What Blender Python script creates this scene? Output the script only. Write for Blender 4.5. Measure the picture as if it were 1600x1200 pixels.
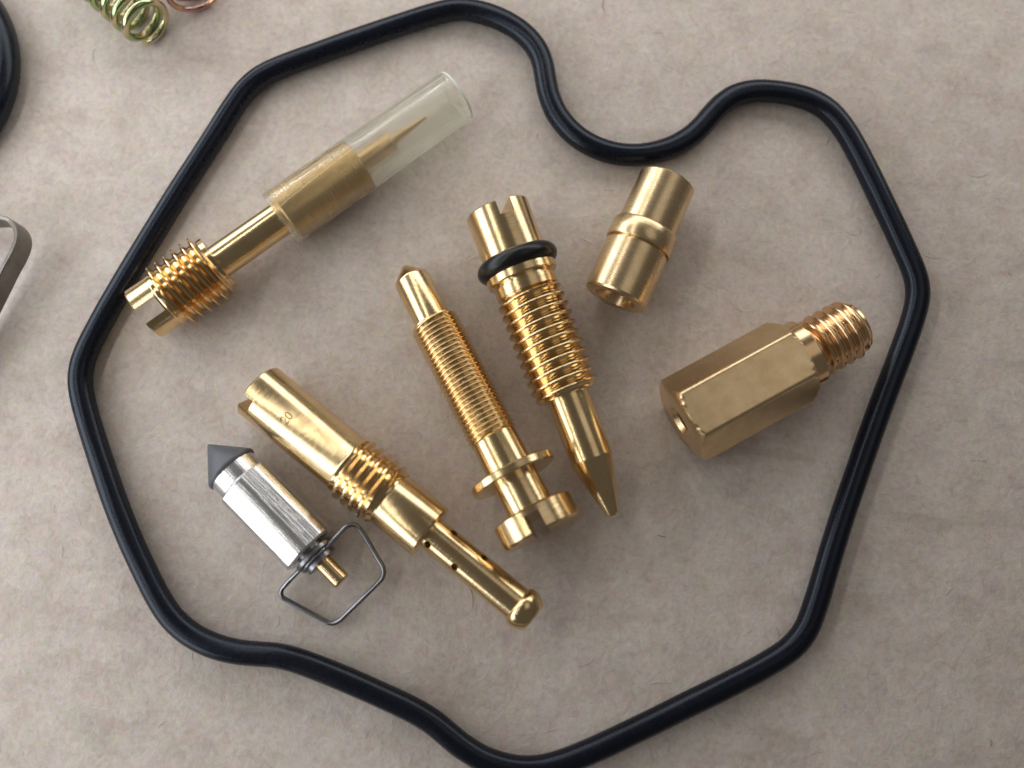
import bpy, bmesh, math, random
from mathutils import Vector, Matrix, noise

random.seed(7)
sc = bpy.context.scene
for o in list(bpy.data.objects):
    bpy.data.objects.remove(o)
# lengths below are millimetres; one Blender unit is one centimetre
MM = 0.1
sc.unit_settings.scale_length = 0.01

# ------------------------------------------------------------------ camera
TILT = math.radians(9.5)
DIST = 66.5
cd = bpy.data.cameras.new('camera')
cam = bpy.data.objects.new('camera', cd)
sc.collection.objects.link(cam)
cam.location = (0, -DIST * math.sin(TILT) * MM, DIST * math.cos(TILT) * MM)
cam.rotation_euler = (TILT, 0, 0)
cd.sensor_width = 36
cd.lens = 36 * 1330 / 1600
cd.clip_start = 0.01
cd.clip_end = 500
cd.dof.use_dof = True
cd.dof.focus_distance = 6.52
cd.dof.aperture_fstop = 0.18
sc.camera = cam

# ------------------------------------------------------------------ light
wd = bpy.data.worlds.new('World')
sc.world = wd
wd.use_nodes = True
bg = wd.node_tree.nodes['Background']
bg.inputs[0].default_value = (1.0, 0.93, 0.86, 1)
bg.inputs[1].default_value = 0.09


def area(name, loc, target, sx, sy, radiance, col):
    ld = bpy.data.lights.new(name, 'AREA')
    ld.shape = 'RECTANGLE'
    ld.size, ld.size_y = sx, sy
    ld.energy = radiance * math.pi * sx * sy
    ld.color = col
    o = bpy.data.objects.new(name, ld)
    sc.collection.objects.link(o)
    o.location = loc
    o.rotation_euler = (Vector(target) - Vector(loc)).to_track_quat('-Z', 'Y').to_euler()
    return o


area('window_light', (-8.6, 0.8, 3.3), (-2, 0.8, 0.2), 24, 4.4, 3.3, (0.92, 0.965, 1.0))
area('upper_window_light', (-6.0, 3.0, 9.5), (-1, 1.5, 0), 20.0, 0.6, 8.0, (1.0, 0.98, 0.93))
area('far_window_light', (1.2, 8.4, 4.6), (0, 2.0, 0), 19.0, 3.8, 2.5, (1.0, 0.985, 0.96))
area('ceiling_bounce_light', (6.5, 2.5, 13.0), (0.5, 0.5, 0), 9.0, 7.0, 0.42, (1.0, 0.94, 0.85))

sc.view_settings.view_transform = 'Standard'
sc.view_settings.look = 'None'
sc.view_settings.gamma = 1
sc.view_settings.use_curve_mapping = False
sc.view_settings.exposure = 0
sc.render.engine = 'CYCLES'
sc.render.resolution_x, sc.render.resolution_y = 1024, 768


# ------------------------------------------------------------------ materials
class NT:
    def __init__(self, name):
        self.m = bpy.data.materials.new(name)
        self.m.use_nodes = True
        self.t = self.m.node_tree
        self.b = self.t.nodes['Principled BSDF']
        self.out = self.t.nodes['Material Output']

    def n(self, kind, **kw):
        x = self.t.nodes.new(kind)
        for k, v in kw.items():
            if k in x.inputs.keys():
                x.inputs[k].default_value = v
            else:
                setattr(x, k, v)
        return x

    def l(self, a, b):
        self.t.links.new(a, b)

    def coords(self, scale=(1, 1, 1), rot=(0, 0, 0)):
        c = self.n('ShaderNodeTexCoord')
        mp = self.n('ShaderNodeMapping')
        mp.inputs['Scale'].default_value = scale
        mp.inputs['Rotation'].default_value = rot
        self.l(c.outputs['Object'], mp.inputs['Vector'])
        return mp.outputs['Vector']

    def noise(self, vec, scale, detail=4, rough=0.6):
        x = self.n('ShaderNodeTexNoise', Scale=scale, Detail=detail, Roughness=rough)
        self.l(vec, x.inputs['Vector'])
        return x.outputs['Fac']

    def ramp(self, fac, stops):
        r = self.n('ShaderNodeValToRGB')
        e = r.color_ramp.elements
        while len(e) < len(stops):
            e.new(0.5)
        for i, (p, c) in enumerate(stops):
            e[i].position = p
            e[i].color = c if len(c) == 4 else (*c, 1)
        self.l(fac, r.inputs['Fac'])
        return r.outputs['Color']

    def mix(self, fac, a, b, mode='MIX'):
        x = self.n('ShaderNodeMix', data_type='RGBA', blend_type=mode)
        for s, v in ((x.inputs[0], fac), (x.inputs[6], a), (x.inputs[7], b)):
            if hasattr(v, 'default_value'):
                self.l(v, s)
            else:
                s.default_value = v if not isinstance(v, tuple) else (*v, 1)
        return x.outputs[2]

    def math(self, op, a, b=0.0):
        x = self.n('ShaderNodeMath', operation=op)
        for s, v in ((x.inputs[0], a), (x.inputs[1], b)):
            if hasattr(v, 'default_value'):
                self.l(v, s)
            else:
                s.default_value = v
        return x.outputs[0]

    def bump(self, height, strength, dist, normal=None):
        x = self.n('ShaderNodeBump', Strength=strength, Distance=dist)
        self.l(height, x.inputs['Height'])
        if normal:
            self.l(normal, x.inputs['Normal'])
        return x.outputs['Normal']


def metal(name, c1, c2, rough, turn=0.35, spread=0.10, grain=(1, 0.03, 0.03)):
    """turned metal: fine rings round the X axis plus light tarnish"""
    k = NT(name)
    turnv = k.noise(k.coords(grain), 95, 3, 0.65)
    blot = k.noise(k.coords((1, 1, 1)), 7, 5, 0.62)
    fine = k.noise(k.coords((1, 1, 1)), 60, 3, 0.6)
    k.l(k.mix(k.ramp(k.math('ADD', k.math('MULTIPLY', blot, 0.72), k.math('MULTIPLY', fine, 0.28)), [(0.36, (0, 0, 0)), (0.64, (1, 1, 1))]), c1, c2), k.b.inputs['Base Color'])
    k.b.inputs['Metallic'].default_value = 1
    r = k.math('ADD', k.math('MULTIPLY', k.math('ADD', k.math('MULTIPLY', blot, 0.6), k.math('MULTIPLY', turnv, 0.6)), spread * 2), rough - spread)
    k.l(r, k.b.inputs['Roughness'])
    k.l(k.bump(k.math('ADD', turnv, k.math('MULTIPLY', fine, 0.25)), turn, 0.004), k.b.inputs['Normal'])
    return k.m


M = {}
M['brass'] = metal('polished_brass', (0.90, 0.70, 0.41), (0.76, 0.545, 0.28), 0.19, 0.22, 0.07)
M['thread'] = metal('threaded_brass', (0.90, 0.69, 0.40), (0.78, 0.545, 0.28), 0.16, 0.12, 0.06)
M['satin'] = metal('satin_brass', (0.85, 0.66, 0.41), (0.71, 0.52, 0.29), 0.27, 0.14, 0.08)
M['hex'] = metal('drawn_brass', (0.86, 0.655, 0.40), (0.70, 0.51, 0.29), 0.28, 0.12, 0.08, (0.03, 0.6, 0.6))
M['copper'] = metal('reddish_brass', (0.88, 0.63, 0.38), (0.78, 0.51, 0.28), 0.20, 0.1, 0.06)
M['dull'] = metal('sleeved_brass', (0.64, 0.45, 0.23), (0.52, 0.35, 0.16), 0.27, 0.10, 0.07)
M['stamp'] = metal('dark_stamped_brass', (0.44, 0.31, 0.16), (0.34, 0.24, 0.12), 0.30, 0.0, 0.05)
M['steel'] = metal('ground_steel', (0.93, 0.93, 0.93), (0.82, 0.82, 0.84), 0.22, 0.6, 0.10, (0.02, 0.8, 0.8))
M['wire'] = metal('dark_spring_steel', (0.36, 0.36, 0.38), (0.24, 0.24, 0.26), 0.28, 0.0, 0.06)
M['strip'] = metal('steel_strip', (0.27, 0.25, 0.23), (0.20, 0.18, 0.16), 0.42, 0.0, 0.08)


def passivated(name, cols):
    k = NT(name)
    f = k.noise(k.coords((1, 1, 1)), 3.2, 3, 0.6)
    c = k.ramp(f, [(0.30, cols[0]), (0.45, cols[1]), (0.56, cols[2]), (0.70, cols[3])])
    k.l(c, k.b.inputs['Base Color'])
    k.b.inputs['Metallic'].default_value = 1
    k.b.inputs['Roughness'].default_value = 0.2
    return k.m


M['zinc_green'] = passivated('green_yellow_passivated_steel', [(0.55, 0.58, 0.42), (0.36, 0.50, 0.25), (0.62, 0.52, 0.30), (0.62, 0.60, 0.52)])
M['zinc_pink'] = passivated('copper_pink_passivated_steel', [(0.66, 0.42, 0.26), (0.60, 0.36, 0.24), (0.58, 0.36, 0.40), (0.70, 0.50, 0.30)])


def rubber(name, col, rough, tint):
    k = NT(name)
    f = k.noise(k.coords(), 26, 4, 0.65)
    g = k.noise(k.coords(), 190, 2, 0.6)
    dn = k.noise(k.coords(), 75, 3, 0.75)
    dust = k.ramp(dn, [(0.66, (0, 0, 0)), (0.78, (0.5, 0.5, 0.5))])
    k.l(k.mix(dust, k.mix(f, col, tuple(v * 1.7 for v in col)), (0.16, 0.15, 0.15)), k.b.inputs['Base Color'])
    k.l(k.math('ADD', k.math('MULTIPLY', f, 0.22), rough - 0.08), k.b.inputs['Roughness'])
    k.b.inputs['Specular IOR Level'].default_value = 0.40
    k.b.inputs['Specular Tint'].default_value = (*tint, 1)
    k.l(k.bump(g, 0.10, 0.003), k.b.inputs['Normal'])
    return k.m


M['rubber'] = rubber('blue_black_rubber', (0.0036, 0.0041, 0.0080), 0.25, (0.74, 0.85, 1.0))
M['oring'] = rubber('black_rubber', (0.006, 0.006, 0.007), 0.28, (1, 1, 1))
M['tip'] = rubber('grey_rubber', (0.085, 0.088, 0.10), 0.38, (1, 1, 1))


def clear_tube():
    k = NT('clear_plastic')
    k.b.inputs['Base Color'].default_value = (1.0, 1.0, 0.985, 1)
    k.b.inputs['Roughness'].default_value = 0.015
    k.b.inputs['IOR'].default_value = 1.43
    k.b.inputs['Transmission Weight'].default_value = 1.0
    tl = k.n('ShaderNodeBsdfTranslucent')
    tl.inputs[0].default_value = (0.97, 0.98, 0.93, 1)
    tr = k.n('ShaderNodeBsdfTransparent')
    tr.inputs[0].default_value = (0.99, 0.99, 0.95, 1)
    a = k.n('ShaderNodeMixShader')
    a.inputs[0].default_value = 0.20
    k.l(k.b.outputs[0], a.inputs[1])
    k.l(tl.outputs[0], a.inputs[2])
    mx = k.n('ShaderNodeMixShader')
    mx.inputs[0].default_value = 0.40
    k.l(a.outputs[0], mx.inputs[1])
    k.l(tr.outputs[0], mx.inputs[2])
    k.l(mx.outputs[0], k.out.inputs['Surface'])
    return k.m


M['tube'] = clear_tube()


def cut_plastic():
    k = NT('frosted_lit_cut_plastic')
    k.b.inputs['Base Color'].default_value = (0.93, 0.94, 0.88, 1)  # whitish rough cut; paleness also paints in light gathered inside the tube wall
    k.b.inputs['Roughness'].default_value = 0.45
    k.b.inputs['Transmission Weight'].default_value = 0.25
    return k.m


M['rim'] = cut_plastic()


def paper():
    k = NT('brown_paper')
    v = k.coords()
    wn = k.n('ShaderNodeTexNoise', Scale=9.0, Detail=3.0)
    k.l(v, wn.inputs['Vector'])
    sc_ = k.n('ShaderNodeVectorMath', operation='SCALE')
    sc_.inputs['Scale'].default_value = 0.11
    k.l(wn.outputs['Color'], sc_.inputs[0])
    wob = k.n('ShaderNodeVectorMath', operation='ADD')
    k.l(v, wob.inputs[0])
    k.l(sc_.outputs[0], wob.inputs[1])
    wv = wob.outputs[0]
    big = k.noise(v, 0.5, 3, 0.6)
    mid = k.noise(wv, 3.4, 6, 0.66)
    fine = k.noise(wv, 22, 5, 0.74)
    c = k.mix(big, (0.625, 0.54, 0.485), (0.69, 0.62, 0.57))
    c = k.mix(1.0, c, k.ramp(mid, [(0.30, (0.84, 0.81, 0.79)), (0.50, (0.96, 0.95, 0.94)), (0.68, (1.04, 1.04, 1.04))]), 'MULTIPLY')
    c = k.mix(1.0, c, k.ramp(fine, [(0.28, (0.82, 0.79, 0.77)), (0.50, (0.97, 0.97, 0.965)), (0.70, (1.08, 1.08, 1.09))]), 'MULTIPLY')
    # colour of single pulp clumps
    vo2 = k.n('ShaderNodeTexVoronoi', Scale=21.0, Randomness=1.0)
    k.l(wv, vo2.inputs['Vector'])
    c = k.mix(0.045, c, vo2.outputs['Color'], 'OVERLAY')
    # sparse dark flecks in the pulp
    vo = k.n('ShaderNodeTexVoronoi', Scale=0.85, Randomness=1.0)
    k.l(wv, vo.inputs['Vector'])
    fl = k.ramp(vo.outputs['Distance'], [(0.012, (1, 1, 1)), (0.030, (0, 0, 0))])
    wc = k.ramp(vo.outputs['Color'], [(0.45, (0, 0, 0)), (0.75, (0.8, 0.8, 0.8))])
    c = k.mix(k.mix(1.0, fl, wc, 'MULTIPLY'), c, (0.13, 0.09, 0.07))
    # a few faint brown scuffs
    scuff = k.noise(k.coords((0.32, 1, 1), (0, 0, 0.6)), 1.9, 4, 0.65)
    c = k.mix(k.ramp(scuff, [(0.59, (0, 0, 0)), (0.74, (0.42, 0.42, 0.42))]), c, (0.30, 0.23, 0.185))
    k.l(c, k.b.inputs['Base Color'])
    k.b.inputs['Roughness'].default_value = 0.92
    k.b.inputs['Specular IOR Level'].default_value = 0.15
    h = k.math('ADD', k.math('MULTIPLY', fine, 0.30), mid)
    k.l(k.bump(h, 0.30, 0.05), k.b.inputs['Normal'])
    return k.m


M['paper'] = paper()


# ------------------------------------------------------------------ mesh helpers (millimetres)
def finish(name, verts, faces, mat, sharp=38, smooth=True):
    me = bpy.data.meshes.new(name)
    me.from_pydata([(x * MM, y * MM, z * MM) for x, y, z in verts], [], faces)
    bm = bmesh.new()
    bm.from_mesh(me)
    bmesh.ops.recalc_face_normals(bm, faces=bm.faces)
    bm.to_mesh(me)
    bm.free()
    if smooth:
        me.polygons.foreach_set('use_smooth', [True] * len(me.polygons))
        me.set_sharp_from_angle(angle=math.radians(sharp))
    me.materials.append(mat)
    ob = bpy.data.objects.new(name, me)
    sc.collection.objects.link(ob)
    return ob


class MB:
    def __init__(self):
        self.v, self.f = [], []

    def lathe(self, prof, n=72, rfun=None):
        """profile of (position along X, radius); closed automatically where the radius is 0"""
        rings = []
        for s, r in prof:
            if r < 1e-6:
                rings.append([len(self.v)])
                self.v.append((s, 0, 0))
            else:
                ring = []
                for j in range(n):
                    a = 2 * math.pi * j / n
                    q = r * (rfun(a) if rfun else 1)
                    ring.append(len(self.v))
                    self.v.append((s, q * math.cos(a), q * math.sin(a)))
                rings.append(ring)
        for a, b in zip(rings, rings[1:]):
            for j in range(n):
                k = (j + 1) % n
                if len(a) == 1 and len(b) == 1:
                    continue
                if len(a) == 1:
                    self.f.append((a[0], b[j], b[k]))
                elif len(b) == 1:
                    self.f.append((a[j], b[0], a[k]))
                else:
                    self.f.append((a[j], b[j], b[k], a[k]))
        return self

    def thread(self, s0, s1, pitch, rmin, rmax, n=72, crest=0.16, root=0.18, fade=0.7, soft=0):
        """one-start helix whose rings of vertices follow the crest"""
        half = (1 - crest - root) / 2
        us = [0, root, root + half * 0.5, root + half, root + half + crest, root + half + crest + half * 0.5]
        hs = [0, 0, 0.5, 1, 1, 0.5]
        if soft:
            us = [i / 10 for i in range(10)]
            hs = [(0.5 - 0.5 * math.cos(2 * math.pi * u)) ** soft for u in us]
        per = len(us)
        turns = int(math.ceil((s1 - s0) / pitch)) + 2
        tot = turns * per
        base = len(self.v)
        for i in range(tot):
            for j in range(n):
                s = s0 + (i // per - 1 + us[i % per] + j / n) * pitch
                sc_ = min(max(s, s0), s1)
                e = min((sc_ - s0), (s1 - sc_)) / (fade * pitch)
                e = min(1, max(0, e))
                r = rmin + (rmax - rmin) * hs[i % per] * e
                a = 2 * math.pi * j / n
                self.v.append((sc_, r * math.cos(a), r * math.sin(a)))
        for i in range(tot - 1):
            for j in range(n):
                if j < n - 1:
                    q = (base + i * n + j, base + (i + 1) * n + j, base + (i + 1) * n + j + 1, base + i * n + j + 1)
                else:
                    if i + 1 + per >= tot:
                        continue
                    q = (base + i * n + j, base + (i + 1) * n + j, base + (i + 1 + per) * n, base + (i + per) * n)
                if all(abs(self.v[t][0] - s0) < 1e-9 for t in q) or all(abs(self.v[t][0] - s1) < 1e-9 for t in q):
                    continue
                self.f.append(q)
        for s in (s0, s1):       # flat ends
            c = len(self.v)
            self.v.append((s, 0, 0))
            ring = []
            for j in range(n):
                a = 2 * math.pi * j / n
                ring.append(len(self.v))
                self.v.append((s, rmin * math.cos(a), rmin * math.sin(a)))
            for j in range(n):
                self.f.append((c, ring[j], ring[(j + 1) % n]))
        return self

    def lug_pair(self, s0, s1, r, w, ang, ch=0.12, n=22):
        """two D-shaped lugs either side of a screwdriver slot of width w; slot runs along direction ang"""
        ca, sa = math.cos(ang), math.sin(ang)
        d = 1 if s1 > s0 else -1
        for side in (1, -1):
            layers = []
            for s, rr, ww in ((s0, r, w), (s1 - d * ch, r, w), (s1, r - ch, w + ch * 0.6)):
                a0 = math.asin(min(0.99, ww / 2 / rr))
                pts = []
                for i in range(n + 1):
                    a = a0 + (math.pi - 2 * a0) * i / n
                    x, y = rr * math.cos(a), rr * math.sin(a) * side
                    pts.append((s, x * ca - y * sa, x * sa + y * ca))
                layers.append(list(range(len(self.v), len(self.v) + n + 1)))
                self.v += pts
            for a, b in zip(layers, layers[1:]):
                for i in range(n + 1):
                    k = (i + 1) % (n + 1)
                    self.f.append((a[i], b[i], b[k], a[k]))
            self.f.append(tuple(layers[-1]))
            self.f.append(tuple(layers[0]))
        return self

    def tube(self, path, r, n=14, closed=False, rfun=None, upv=None):
        m = len(path)
        P = [Vector(p) for p in path]
        prev = None
        rings = []
        for i in range(m):
            if closed:
                t = P[(i + 1) % m] - P[i - 1]
            else:
                t = P[min(i + 1, m - 1)] - P[max(i - 1, 0)]
            t.normalize()
            if upv is not None:
                u = Vector(upv)
                u = (u - t * u.dot(t)).normalized()
            elif prev is None:
                u = t.orthogonal().normalized()
            else:
                u = (prev - t * prev.dot(t)).normalized()
            prev = u
            w = t.cross(u)
            ring = []
            for j in range(n):
                a = 2 * math.pi * j / n
                q = r * (rfun(i, a) if rfun else 1)
                p = P[i] + u * (q * math.cos(a)) + w * (q * math.sin(a))
                ring.append(len(self.v))
                self.v.append(tuple(p))
            rings.append(ring)
        rng = range(m) if closed else range(m - 1)
        for i in rng:
            a, b = rings[i], rings[(i + 1) % m]
            for j in range(n):
                k = (j + 1) % n
                self.f.append((a[j], b[j], b[k], a[k]))
        if not closed:
            self.f.append(tuple(reversed(rings[0])))
            self.f.append(tuple(rings[-1]))
        return self


def frame(A, B):
    """matrix whose X axis runs from A to B and whose Z axis points as far up as it can (mm)"""
    A, B = Vector(A), Vector(B)
    x = (B - A).normalized()
    z = Vector((0, 0, 1))
    z = (z - x * z.dot(x)).normalized()
    y = z.cross(x)
    m = Matrix((x, y, z)).transposed().to_4x4()
    m.translation = A * MM
    return m


def thing(name, label, cat, base, group=None):
    o = bpy.data.objects.new(name, None)
    sc.collection.objects.link(o)
    o.empty_display_size = 0.3
    o.location = (base[0] * MM, base[1] * MM, 0)
    o['label'], o['category'] = label, cat
    if group:
        o['group'] = group
    return o


def tag(o, label, cat, group=None):
    o['label'], o['category'] = label, cat
    if group:
        o['group'] = group


def part(name, mb, mat, root, mw, sharp=38, label=None, sub=None):
    o = finish(name, mb.v, mb.f, mat, sharp)
    if sub:
        o.parent = sub
        o.matrix_local = Matrix.Identity(4)
    else:
        o.parent = root
        o.matrix_local = Matrix.Translation(-root.location) @ mw
    if label:
        o['label'] = label
    return o


def mid(A, B):
    return ((A[0] + B[0]) / 2, (A[1] + B[1]) / 2)


def catmull(pts, closed, per):
    out = []
    m = len(pts)
    V = [Vector(p) for p in pts]
    for i in range(m if closed else m - 1):
        if closed:
            a, b, c, d = V[i - 1], V[i], V[(i + 1) % m], V[(i + 2) % m]
        else:
            a, b, c, d = V[max(i - 1, 0)], V[i], V[i + 1], V[min(i + 2, m - 1)]
        for j in range(per):
            t = j / per
            out.append(0.5 * ((2 * b) + (c - a) * t + (2 * a - 5 * b + 4 * c - d) * t * t + (3 * b - a - 3 * c + d) * t ** 3))
    if not closed:
        out.append(V[-1])
    return out


# ------------------------------------------------------------------ the setting: sheet of brown paper
def build_paper():
    n = 120
    L = 260.0
    v, f = [], []
    for i in range(n + 1):
        for j in range(n + 1):
            v.append((-L + 2 * L * i / n, -L + 2 * L * j / n, 0.0))
    for i in range(n):
        for j in range(n):
            a = i * (n + 1) + j
            f.append((a, a + n + 1, a + n + 2, a + 1))
    o = finish('paper_sheet', v, f, M['paper'])
    o['kind'] = 'structure'
    return o


build_paper()


def build_fibres():
    rnd = random.Random(3)
    for tone, count in (('dark', 12), ('pale', 90)):
        mb = MB()
        for _ in range(count):
            x, y = rnd.uniform(-46, 46), rnd.uniform(-34, 40)
            a = rnd.uniform(0, 6.28)
            ln = rnd.uniform(0.5, 1.9) * (0.6 if tone == 'dark' else 1)
            bend = rnd.uniform(-1.6, 1.6)
            pts = []
            for i in range(7):
                pts.append((x, y, 0.015 + 0.03 * math.sin(i / 6 * math.pi)))
                x += math.cos(a) * ln / 6
                y += math.sin(a) * ln / 6
                a += bend / 6
            mb.tube(pts, rnd.uniform(0.008, 0.017), 5)
        k = NT(tone + '_fibre')
        k.b.inputs['Base Color'].default_value = (0.20, 0.13, 0.09, 1) if tone == 'dark' else (0.66, 0.62, 0.57, 1)
        k.b.inputs['Roughness'].default_value = 0.8
        o = finish('paper_fibres', mb.v, mb.f, k.m, 80)
        o['kind'] = 'stuff'
        o['label'] = tone + ' loose fibres on the surface of the paper'
        o['category'] = 'fibres'


build_fibres()

# ------------------------------------------------------------------ float bowl gasket
GASKET = [(-4.69, 31.54), (-5.32, 31.48), (-10.6, 29.54), (-15.82, 27.5), (-18.93, 26.3), (-20.63, 25.56), (-21.79, 24.49), (-22.88, 22.47), (-23.86, 20.52), (-24.94, 18.48), (-26.78, 15.44), (-29.39, 10.11), (-31.44, 6.2), (-32.51, 3.64), (-33.05, 2.37), (-33.34, 1.1), (-33.34, -0.15), (-32.99, -1.4), (-32.32, -3.23), (-31.61, -5.09), (-30.59, -7.51), (-29.58, -9.91), (-28.42, -12.27), (-27.09, -14.6), (-26.11, -16.32), (-25.09, -17.78), (-23.68, -18.85), (-22.04, -19.67), (-20.14, -20.1), (-18.73, -20.19), (-17.23, -20.19), (-16.05, -20.46), (-14.01, -21.22), (-13.06, -21.53), (-9.29, -23.12), (-6.95, -24.09), (-5.74, -24.77), (-4.85, -25.56), (-3.73, -26.53), (-2.11, -27.57), (0.0, -28.17), (1.7, -28.22), (3.21, -27.87), (5.75, -26.94), (9.24, -25.34), (12.76, -23.69), (16.31, -22.07), (18.7, -20.91), (20.62, -19.83), (21.72, -18.65), (22.34, -16.91), (23.17, -14.6), (24.0, -12.27), (24.92, -9.91), (26.88, -5.09), (29.0, -0.15), (30.22, 2.37), (31.25, 4.76), (31.84, 6.46), (31.92, 7.49), (31.77, 8.8), (31.21, 10.11), (30.32, 12.76), (29.26, 15.44), (28.22, 18.16), (27.35, 20.24), (26.48, 21.69), (25.61, 22.75), (24.35, 23.53), (22.24, 24.09), (19.89, 24.32), (18.31, 23.95), (17.12, 23.14), (16.19, 22.08), (15.48, 21.05), (14.51, 20.08), (12.92, 19.01), (10.32, 18.37), (8.36, 18.54), (6.46, 19.2), (4.92, 20.19), (3.49, 21.97), (2.93, 23.7), (2.73, 25.11), (2.63, 26.53), (2.27, 27.67), (1.53, 28.82), (0.37, 29.86), (-1.06, 30.73), (-2.93, 31.36)]


def build_gasket():
    P = [Vector((x, y, 0)) for x, y in GASKET]
    for _ in range(2):
        P = [(P[i - 1] + P[i] * 4 + P[(i + 1) % len(P)]) / 6 for i in range(len(P))]
    path = catmull(P, True, 5)
    R = 0.90
    path = [(p.x, p.y, R + 0.02 + 0.02 * math.sin(i * 0.11)) for i, p in enumerate(path)]

    def rf(i, a):
        # slightly uneven moulding with a thin parting ridge low on each side
        q = 1 + 0.025 * noise.noise(Vector((path[i][0] * 0.3, path[i][1] * 0.3, a)))
        for a0 in (0.85,):
            d = (a - a0 + math.pi) % (2 * math.pi) - math.pi
            q += 0.014 * math.exp(-(d / 0.10) ** 2)
        return q
    mb = MB().tube(path, R, 48, True, rf, (0, 0, 1))
    o = finish('bowl_gasket', mb.v, mb.f, M['rubber'], 60)
    tag(o, 'large black rubber gasket bent into a wavy closed loop around the brass parts', 'gasket')


build_gasket()


# ------------------------------------------------------------------ needle screw in a clear plastic tube
def build_needle_screw():
    A, B = ((-27.93, 4.83, 2.85), (-4.56, 22.97, 2.15))
    t = thing('needle_screw', 'slotted brass screw with a fine needle under a clear plastic tube', 'screw', mid(A, B))
    mw = frame(A, B)
    part('slotted_head', MB().lathe([(1.75, 0), (1.75, 2.16), (2.3, 2.16), (2.3, 0)]).lug_pair(1.75, 0.0, 2.16, 1.28, math.radians(114)), M['brass'], t, mw)
    part('thread', MB().thread(1.9, 6.75, 0.74, 2.20, 2.72, crest=0.12, root=0.24), M['thread'], t, mw, 50)
    part('shank', MB().lathe([(6.7, 0), (6.7, 2.2), (6.86, 2.2), (6.86, 1.33), (13.2, 1.33), (13.2, 0)]), M['brass'], t, mw)
    part('shoulder', MB().lathe([(13.0, 0), (13.0, 2.06), (13.12, 2.17), (20.0, 2.13), (20.12, 2.04), (20.12, 0)]), M['dull'], t, mw)
    part('needle', MB().lathe([(20.1, 0), (20.1, 0.80), (23.2, 0.78), (23.3, 0.72), (23.3, 0.42), (26.4, 0.12), (26.5, 0.0)]), M['dull'], t, mw)
    ro, ri = 2.30, 2.185
    ct = part('clear_tube', MB().lathe([(12.55, ri), (12.55, ro - 0.03), (12.6, ro), (20.5, 2.25), (29.5, 2.15), (29.58, 2.11), (29.58, 1.86), (29.5, 1.82), (21.2, 1.96), (20.2, 2.14), (12.55, ri)]), M['tube'], t, mw,
         label='clear plastic protective tube, slightly yellowish')
    part('cut_rim', MB().lathe([(29.585, 1.84), (29.585, 2.13), (29.78, 2.09), (29.78, 1.87), (29.585, 1.84)]), M['rim'], t, mw, sub=ct)


build_needle_screw()


# ------------------------------------------------------------------ pilot jet
def build_pilot_jet():
    A, B = ((-19.1, -0.87, 2.25), (1.73, -17.51, 3.05))
    t = thing('pilot_jet', 'long brass jet with slotted end, short thread and perforated thin tube', 'jet', mid(A, B))
    mw = frame(A, B)
    R = 2.22
    b = part('barrel', MB().lathe([(1.0, 0), (1.0, R), (8.9, R), (9.05, 2.3), (9.05, 0)], 96).lug_pair(1.0, 0.0, R, 1.05, math.radians(123), 0.10), M['brass'], t, mw)
    # stamped number, each stroke following the barrel
    glyph = {'2': [(0, .8), (.12, .97), (.35, 1), (.55, .9), (.58, .68), (.4, .42), (.1, .15), (0, 0), (.62, 0)],
             '0': [(.3, 1), (.08, .85), (0, .5), (.08, .15), (.3, 0), (.52, .15), (.6, .5), (.52, .85), (.3, 1)]}
    for i, ch in enumerate('20'):
        pts = []
        for u, w in glyph[ch]:
            y = -0.15 - 0.34 + i * 0.46 + u * 0.52        # across the barrel
            s = 4.05 - w * 0.60                    # along the barrel
            a = math.pi / 2 - y / R
            pts.append((s, (R - 0.012) * math.cos(a), (R - 0.012) * math.sin(a)))
        part('stamped_digit', MB().tube([tuple(p) for p in catmull(pts, False, 4)], 0.055, 6), M['stamp'], t, mw, sub=b)
    part('thread', MB().thread(8.95, 13.0, 0.75, 2.20, 2.53, crest=0.20, root=0.24), M['thread'], t, mw, 50)
    part('collar', MB().lathe([(12.9, 0), (12.9, 2.08), (13.1, 2.14), (16.75, 2.14), (16.9, 2.0), (16.9, 0)]), M['brass'], t, mw)
    # thin emulsion tube with real cross holes
    bore, rt = 0.85, 1.27
    tube = MB().lathe([(16.6, bore), (16.6, rt)] + [(16.8 + 0.2 * q, rt) for q in range(41)] + [(24.9, rt), (24.95, 1.38), (25.06, 1.47), (25.22, 1.53), (25.42, 1.55), (25.62, 1.53), (25.82, 1.47), (26.02, 1.38), (26.22, 1.27), (26.38, 1.16), (26.45, 1.05), (26.45, bore), (16.6, bore)], 96)
    o = finish('emulsion_tube', tube.v, tube.f, M['brass'], 38)
    cuts = MB()
    for s, deg in ((17.35, 36), (19.85, 36), (18.3, -58), (21.1, -58), (19.0, 180), (22.0, 200)):
        a = math.radians(90 + deg)
        d = Vector((0, math.cos(a), math.sin(a)))
        p = [Vector((s, 0, 0)) + d * q for q in (0.5, 2.0)]
        cuts.tube([tuple(x) for x in p], 0.28, 18)
    co = finish('cutter', cuts.v, cuts.f, M['brass'])
    md = o.modifiers.new('holes', 'BOOLEAN')
    md.object = co
    md.operation = 'DIFFERENCE'
    md.solver = 'EXACT'
    bpy.context.view_layer.update()
    me = bpy.data.meshes.new_from_object(o.evaluated_get(bpy.context.evaluated_depsgraph_get()))
    o.modifiers.clear()
    o.data = me
    me.polygons.foreach_set('use_smooth', [True] * len(me.polygons))
    me.set_sharp_from_angle(angle=math.radians(38))
    bpy.data.objects.remove(co)
    o.parent = t
    o.matrix_local = Matrix.Translation(-t.location) @ mw


build_pilot_jet()


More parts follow.
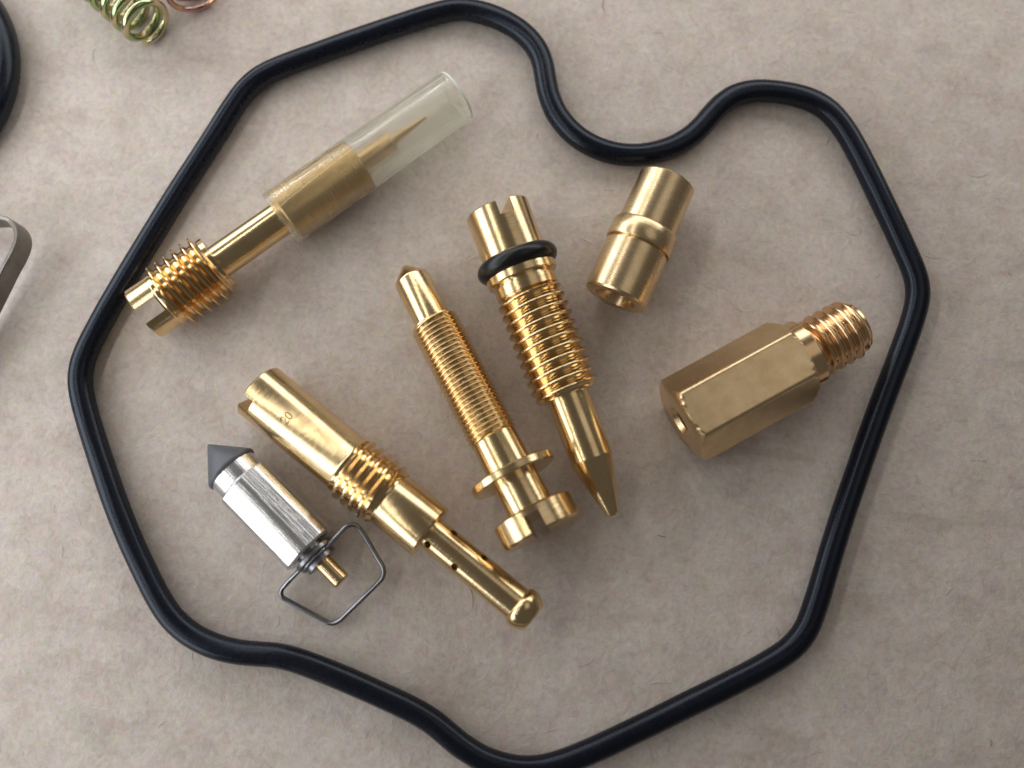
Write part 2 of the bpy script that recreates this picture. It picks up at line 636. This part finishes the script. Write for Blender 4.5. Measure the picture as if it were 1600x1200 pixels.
# ------------------------------------------------------------------ idle speed screw
def build_idle_screw():
    A, B = ((-8.38, 9.09, 1.31), (2.33, -11.67, 3.9))
    t = thing('idle_screw', 'long finely threaded brass screw with a thin flange and slotted round head', 'screw', mid(A, B))
    mw = frame(A, B)
    part('tip', MB().lathe([(0, 0), (0, 0.25), (0.12, 0.38), (1.15, 1.36), (1.35, 1.42), (5.5, 1.42), (5.5, 0)]), M['brass'], t, mw)
    part('thread', MB().thread(5.2, 15.6, 0.38, 1.73, 1.9, soft=0.9), M['thread'], t, mw, 50)
    part('shank', MB().lathe([(15.4, 0), (15.4, 1.76), (18.5, 1.76), (21.6, 1.74), (21.6, 0)]), M['brass'], t, mw)
    part('flange', MB().lathe([(18.2, 0), (18.2, 3.18), (18.3, 3.28), (18.75, 3.28), (18.85, 3.18), (18.85, 0)], 96), M['brass'], t, mw)
    part('slotted_head', MB().lathe([(21.4, 0), (21.4, 2.9), (21.55, 3.05), (21.9, 3.05), (21.9, 0)], 96).lug_pair(21.9, 23.3, 3.05, 1.15, math.radians(94), 0.16), M['brass'], t, mw)


build_idle_screw()


# ------------------------------------------------------------------ air screw with O-ring
def build_air_screw():
    A, B = ((-1.18, 13.0, 3.46), (7.42, -10.06, 2.05))
    t = thing('air_screw', 'brass screw with a black O-ring under its slotted head and a tapered tip', 'screw', mid(A, B))
    mw = frame(A, B)
    R = 2.48
    part('slotted_head', MB().lathe([(1.2, 0), (1.2, R), (3.9, R), (3.9, 0)], 96).lug_pair(1.2, 0.0, R, 1.15, math.radians(80), 0.12), M['brass'], t, mw)
    ring = [(4.55, 2.45 * math.cos(2 * math.pi * i / 72), 2.45 * math.sin(2 * math.pi * i / 72)) for i in range(72)]
    part('o_ring', MB().tube(ring, 0.74, 24, True, None, (1, 0, 0)), M['oring'], t, mw, 60, label='black rubber O-ring under the head')
    part('collar', MB().lathe([(3.85, 0), (3.85, 1.9), (5.05, 1.9), (5.05, 2.66), (5.15, 2.74), (5.75, 2.74), (5.85, 2.66), (5.85, 2.25), (6.1, 2.25), (6.15, 2.42), (6.9, 2.42), (6.95, 2.1), (6.95, 0)], 96), M['brass'], t, mw)
    part('thread', MB().thread(6.75, 15.3, 0.76, 2.24, 2.62, soft=0.85), M['thread'], t, mw, 50)
    part('shank', MB().lathe([(15.2, 0), (15.2, 1.64), (20.2, 1.64), (20.2, 0)]), M['brass'], t, mw)
    part('tapered_tip', MB().lathe([(20.2, 0), (20.2, 1.66), (20.26, 1.66), (24.6, 0.52), (24.75, 0.40), (24.75, 0)], 120), M['brass'], t, mw, 9)


build_air_screw()


# ------------------------------------------------------------------ needle jet bushing
def build_bushing():
    A, B = ((12.1, 15.53, 2.86), (7.93, 6.33, 2.5))
    t = thing('needle_jet', 'short satin brass bushing with a raised ring and open bore', 'jet', mid(A, B))
    mw = frame(A, B)
    part('upper_sleeve', MB().lathe([(0.0, 1.2), (0.0, 2.12), (0.14, 2.25), (4.3, 2.30), (4.3, 1.2), (0.0, 1.2)], 96), M['satin'], t, mw)
    part('ring', MB().lathe([(4.25, 1.3), (4.25, 2.5), (4.4, 2.62), (5.75, 2.64), (5.88, 2.58), (5.88, 1.3), (4.25, 1.3)], 96), M['satin'], t, mw)
    part('lower_sleeve', MB().lathe([(5.85, 1.38), (5.85, 2.28), (6.06, 2.28), (6.1, 2.49), (10.1, 2.49), (10.25, 2.36), (10.25, 1.62), (9.8, 1.38), (5.85, 1.38)], 96), M['satin'], t, mw)


build_bushing()


# ------------------------------------------------------------------ hexagonal jet holder
def build_hex():
    A, B = ((12.41, -3.38, 3.0), (25.97, 4.0, 3.0))
    t = thing('jet_holder', 'hexagonal brass jet holder with a short coarse thread at one end', 'jet holder', mid(A, B))
    mw = frame(A, B)
    Rc = 3.46
    mb = MB()
    # hexagonal prism trimmed by a turned chamfer at both ends: radius = min(hex, cone)
    n = 180
    ss = [0.0, 0.06, 0.16, 0.28, 0.40, 0.55, 0.72, 0.95, 1.2, 5, 8.2, 9.3, 9.6, 9.8, 9.95]

    def lim(s):
        a = 2.72 + (1 - (1 - min(1, s / 0.62)) ** 2) * 0.78 if s < 1.25 else 9
        b = 3.02 + (9.95 - s) * 1.1
        return min(a, b)
    rings = []
    for s in ss:
        ring = []
        for j in range(n):
            a = 2 * math.pi * j / n
            h = Rc * math.cos(math.pi / 6) / math.cos((a % (math.pi / 3)) - math.pi / 6)
            h = min(h, Rc * 0.985)
            r = min(h, lim(s))
            ring.append(len(mb.v))
            mb.v.append((s, r * math.cos(a), r * math.sin(a)))
        rings.append(ring)
    for a, b in zip(rings, rings[1:]):
        for j in range(n):
            k = (j + 1) % n
            mb.f.append((a[j], b[j], b[k], a[k]))
    # end face with countersunk bore
    prev = rings[0]
    for s, r in ((0.0, 1.25), (0.35, 0.98), (3.2, 0.95), (3.2, 0.0)):
        if r == 0:
            c = len(mb.v)
            mb.v.append((s, 0, 0))
            for j in range(n):
                mb.f.append((prev[j], prev[(j + 1) % n], c))
            break
        ring = []
        for j in range(n):
            a = 2 * math.pi * j / n
            ring.append(len(mb.v))
            mb.v.append((s, r * math.cos(a), r * math.sin(a)))
        for j in range(n):
            k = (j + 1) % n
            mb.f.append((prev[j], ring[j], ring[k], prev[k]))
        prev = ring
    c = len(mb.v)
    mb.v.append((9.95, 0, 0))
    for j in range(n):
        mb.f.append((rings[-1][j], c, rings[-1][(j + 1) % n]))
    part('hexagonal_body', mb, M['hex'], t, mw, 25)
    part('bore', MB().lathe([(2.0, 0.94), (2.0, 0.35), (2.2, 0.28), (3.0, 0.28), (3.0, 0.94), (2.0, 0.94)], 48), M['copper'], t, mw)
    part('collar', MB().lathe([(9.9, 0), (9.9, 2.6), (10.0, 2.68), (10.95, 2.68), (11.08, 2.56), (11.08, 1.9), (11.3, 1.9), (11.3, 0)]), M['copper'], t, mw)
    part('thread', MB().thread(11.2, 15.3, 0.80, 1.92, 2.36, soft=1.0), M['copper'], t, mw, 60)
    part('end_face', MB().lathe([(15.2, 1.0), (15.2, 1.95), (15.4, 1.9), (15.5, 1.72), (15.5, 1.0), (15.2, 1.0)]), M['copper'], t, mw)


build_hex()


# ------------------------------------------------------------------ float needle valve
def build_float_needle():
    A, B = ((-22.7, -4.96, 2.14), (-12.3, -14.99, 2.1))
    t = thing('float_valve', 'silver float needle with a grey rubber cone tip and wire clip', 'valve', mid(A, B))
    mw = frame(A, B)
    part('rubber_tip', MB().lathe([(0, 0), (0.0, 0.05), (0.15, 0.20), (2.45, 2.02), (2.6, 2.05), (2.75, 1.98), (2.75, 0)]), M['tip'], t, mw, label='grey rubber cone tip')
    part('neck', MB().lathe([(2.7, 0), (2.7, 1.9), (4.1, 1.9), (4.1, 0)]), M['steel'], t, mw)

    def sq(a):
        k = (a + math.pi / 6 - math.pi / 2 - math.radians(33)) % (math.pi / 3) - math.pi / 6
        return min(1.0, 0.945 / math.cos(k))
    part('body', MB().lathe([(3.95, 0), (3.95, 2.06), (4.1, 2.18), (10.95, 2.18), (11.1, 2.06), (11.1, 0)], 128, sq), M['steel'], t, mw, 24)
    part('spring_collar', MB().lathe([(11.05, 0), (11.05, 1.2), (11.35, 1.2), (11.35, 1.62), (11.43, 1.70), (11.68, 1.70), (11.76, 1.62), (11.76, 1.1), (12.0, 1.1), (12.0, 1.3), (12.35, 1.3), (12.35, 0)]), M['wire'], t, mw)
    part('push_pin', MB().lathe([(12.0, 0), (12.0, 0.70), (14.25, 0.70), (14.4, 0.58), (14.4, 0)]), M['brass'], t, mw, label='small brass push pin')
    W = [Vector(p) for p in [(-12.61, -11.5, 2.5), (-11.97, -10.9, 2.3), (-11.2, -11.14, 2.1), (-9.89, -13.23, 1.7), (-9.46, -14.01, 1.6), (-9.51, -14.66, 1.5), (-9.99, -15.22, 1.35), (-12.07, -17.21, 0.7), (-12.8, -17.87, 0.5), (-13.43, -18.06, 0.4), (-14.11, -17.74, 0.4), (-16.51, -16.49, 0.5), (-17.07, -16.11, 0.6), (-17.1, -15.63, 0.75), (-16.72, -15.2, 1.0), (-16.19, -14.67, 1.3), (-15.46, -14.05, 1.9)]]
    # coil round the pin, then the open loop
    x = (Vector(B) - Vector(A)).normalized()
    y = Vector((0, 0, 1)).cross(x)
    c = Vector(A) + x * 11.88
    arc = [c + y * (1.35 * math.cos(q)) + Vector((0, 0, 1.35 * math.sin(q))) for q in [math.radians(d) for d in range(200, 20, -15)]]
    loop = catmull([tuple(p) for p in (arc + W)], False, 5)
    inv = (Matrix.Translation(-t.location))
    o = finish('wire_clip', *(lambda m: (m.v, m.f))(MB().tube([tuple(p) for p in loop], 0.18, 10)), M['wire'], 60)
    o.parent = t
    o.matrix_local = inv
    o['label'] = 'thin bent steel wire clip'


build_float_needle()


# ------------------------------------------------------------------ coil springs
def helix(n, R, pitch, steps=28, tail=0.75, ph=5.4):
    pts = []
    tot = int(n * steps)
    z = 0.0
    for i in range(tot + 1):
        a = 2 * math.pi * i / steps
        f = i / steps
        p = pitch if tail < f < n - tail else 0.62
        pts.append((z, R * math.cos(ph - a), R * math.sin(ph - a)))
        z += p / steps
    return pts


def build_springs():
    for name, A, B, R, wr, turns, pitch, ph, mat, label in (
            ('coil_spring', (-29.6, 29.35), (-37.5, 36.6), 1.78, 0.32, 8, 1.28, 5.4, 'zinc_green', 'greenish yellow coil spring lying at the top edge of the paper'),
            ('coil_spring', (-25.95, 31.75), (-28.6, 39.0), 1.98, 0.24, 6, 1.25, 2.0, 'zinc_pink', 'copper coloured coil spring, only its end coil showing at the top edge')):
        z = R + wr + 0.01
        mw = frame((*A, z), (*B, z))
        o = finish(name, *(lambda m: (m.v, m.f))(MB().tube(helix(turns, R, pitch, ph=ph), wr, 14)), M[mat], 60)
        o.matrix_world = mw
        tag(o, label, 'spring', 'coil springs')


build_springs()


# ------------------------------------------------------------------ big O-ring at the left edge
def build_oring():
    R, r = 9.95, 1.15
    ring = [(-51.45 + R * math.cos(2 * math.pi * i / 128), 25.6 + R * math.sin(2 * math.pi * i / 128), r + 0.01) for i in range(128)]
    mb = MB().tube(ring, r, 32, True, None, (0, 0, 1))
    o = finish('rubber_ring', mb.v, mb.f, M['rubber'], 60)
    tag(o, 'thick black rubber ring cut off by the left edge of the photo', 'ring')


build_oring()


# ------------------------------------------------------------------ bent steel strip at the left edge
def build_clip():
    path = [(-50, 12.2), (-44, 12.75), (-40.6, 12.75), (-39.53, 12.61), (-38.86, 12.33), (-38.3, 11.6), (-38.18, 10.73), (-38.5, 9.61), (-39.1, 8.29), (-41.2, 3.6), (-43.2, -0.8), (-43.5, -2.4), (-42.6, -3.2), (-41.6, -3.0)]  # last points: unseen end, made up as a curl to add its shadow
    P = catmull([(x, y, 0) for x, y in path], False, 6)
    v, f = [], []
    m = len(P)
    th, hh = 0.16, 2.0
    for i, p in enumerate(P):
        t = (P[min(i + 1, m - 1)] - P[max(i - 1, 0)]).normalized()
        nrm = Vector((-t.y, t.x, 0))
        lift = 0.9 * max(0.0, min(1.0, (p.x + 43.3) / 4.5)) ** 1.0
        for q, z in ((-1, 0), (1, 0), (1, hh - 0.05), (0.6, hh), (-0.6, hh), (-1, hh - 0.05)):
            w = p + nrm * (q * th)
            v.append((w.x, w.y, z + lift + 0.005))
    for i in range(m - 1):
        for j in range(6):
            k = (j + 1) % 6
            f.append((i * 6 + j, (i + 1) * 6 + j, (i + 1) * 6 + k, i * 6 + k))
    f.append(tuple(range(6)))
    f.append(tuple(range((m - 1) * 6, m * 6)))
    o = finish('spring_clip', v, f, M['strip'], 35)
    tag(o, 'thin bent steel strip standing on edge at the left edge of the paper', 'clip')


build_clip()
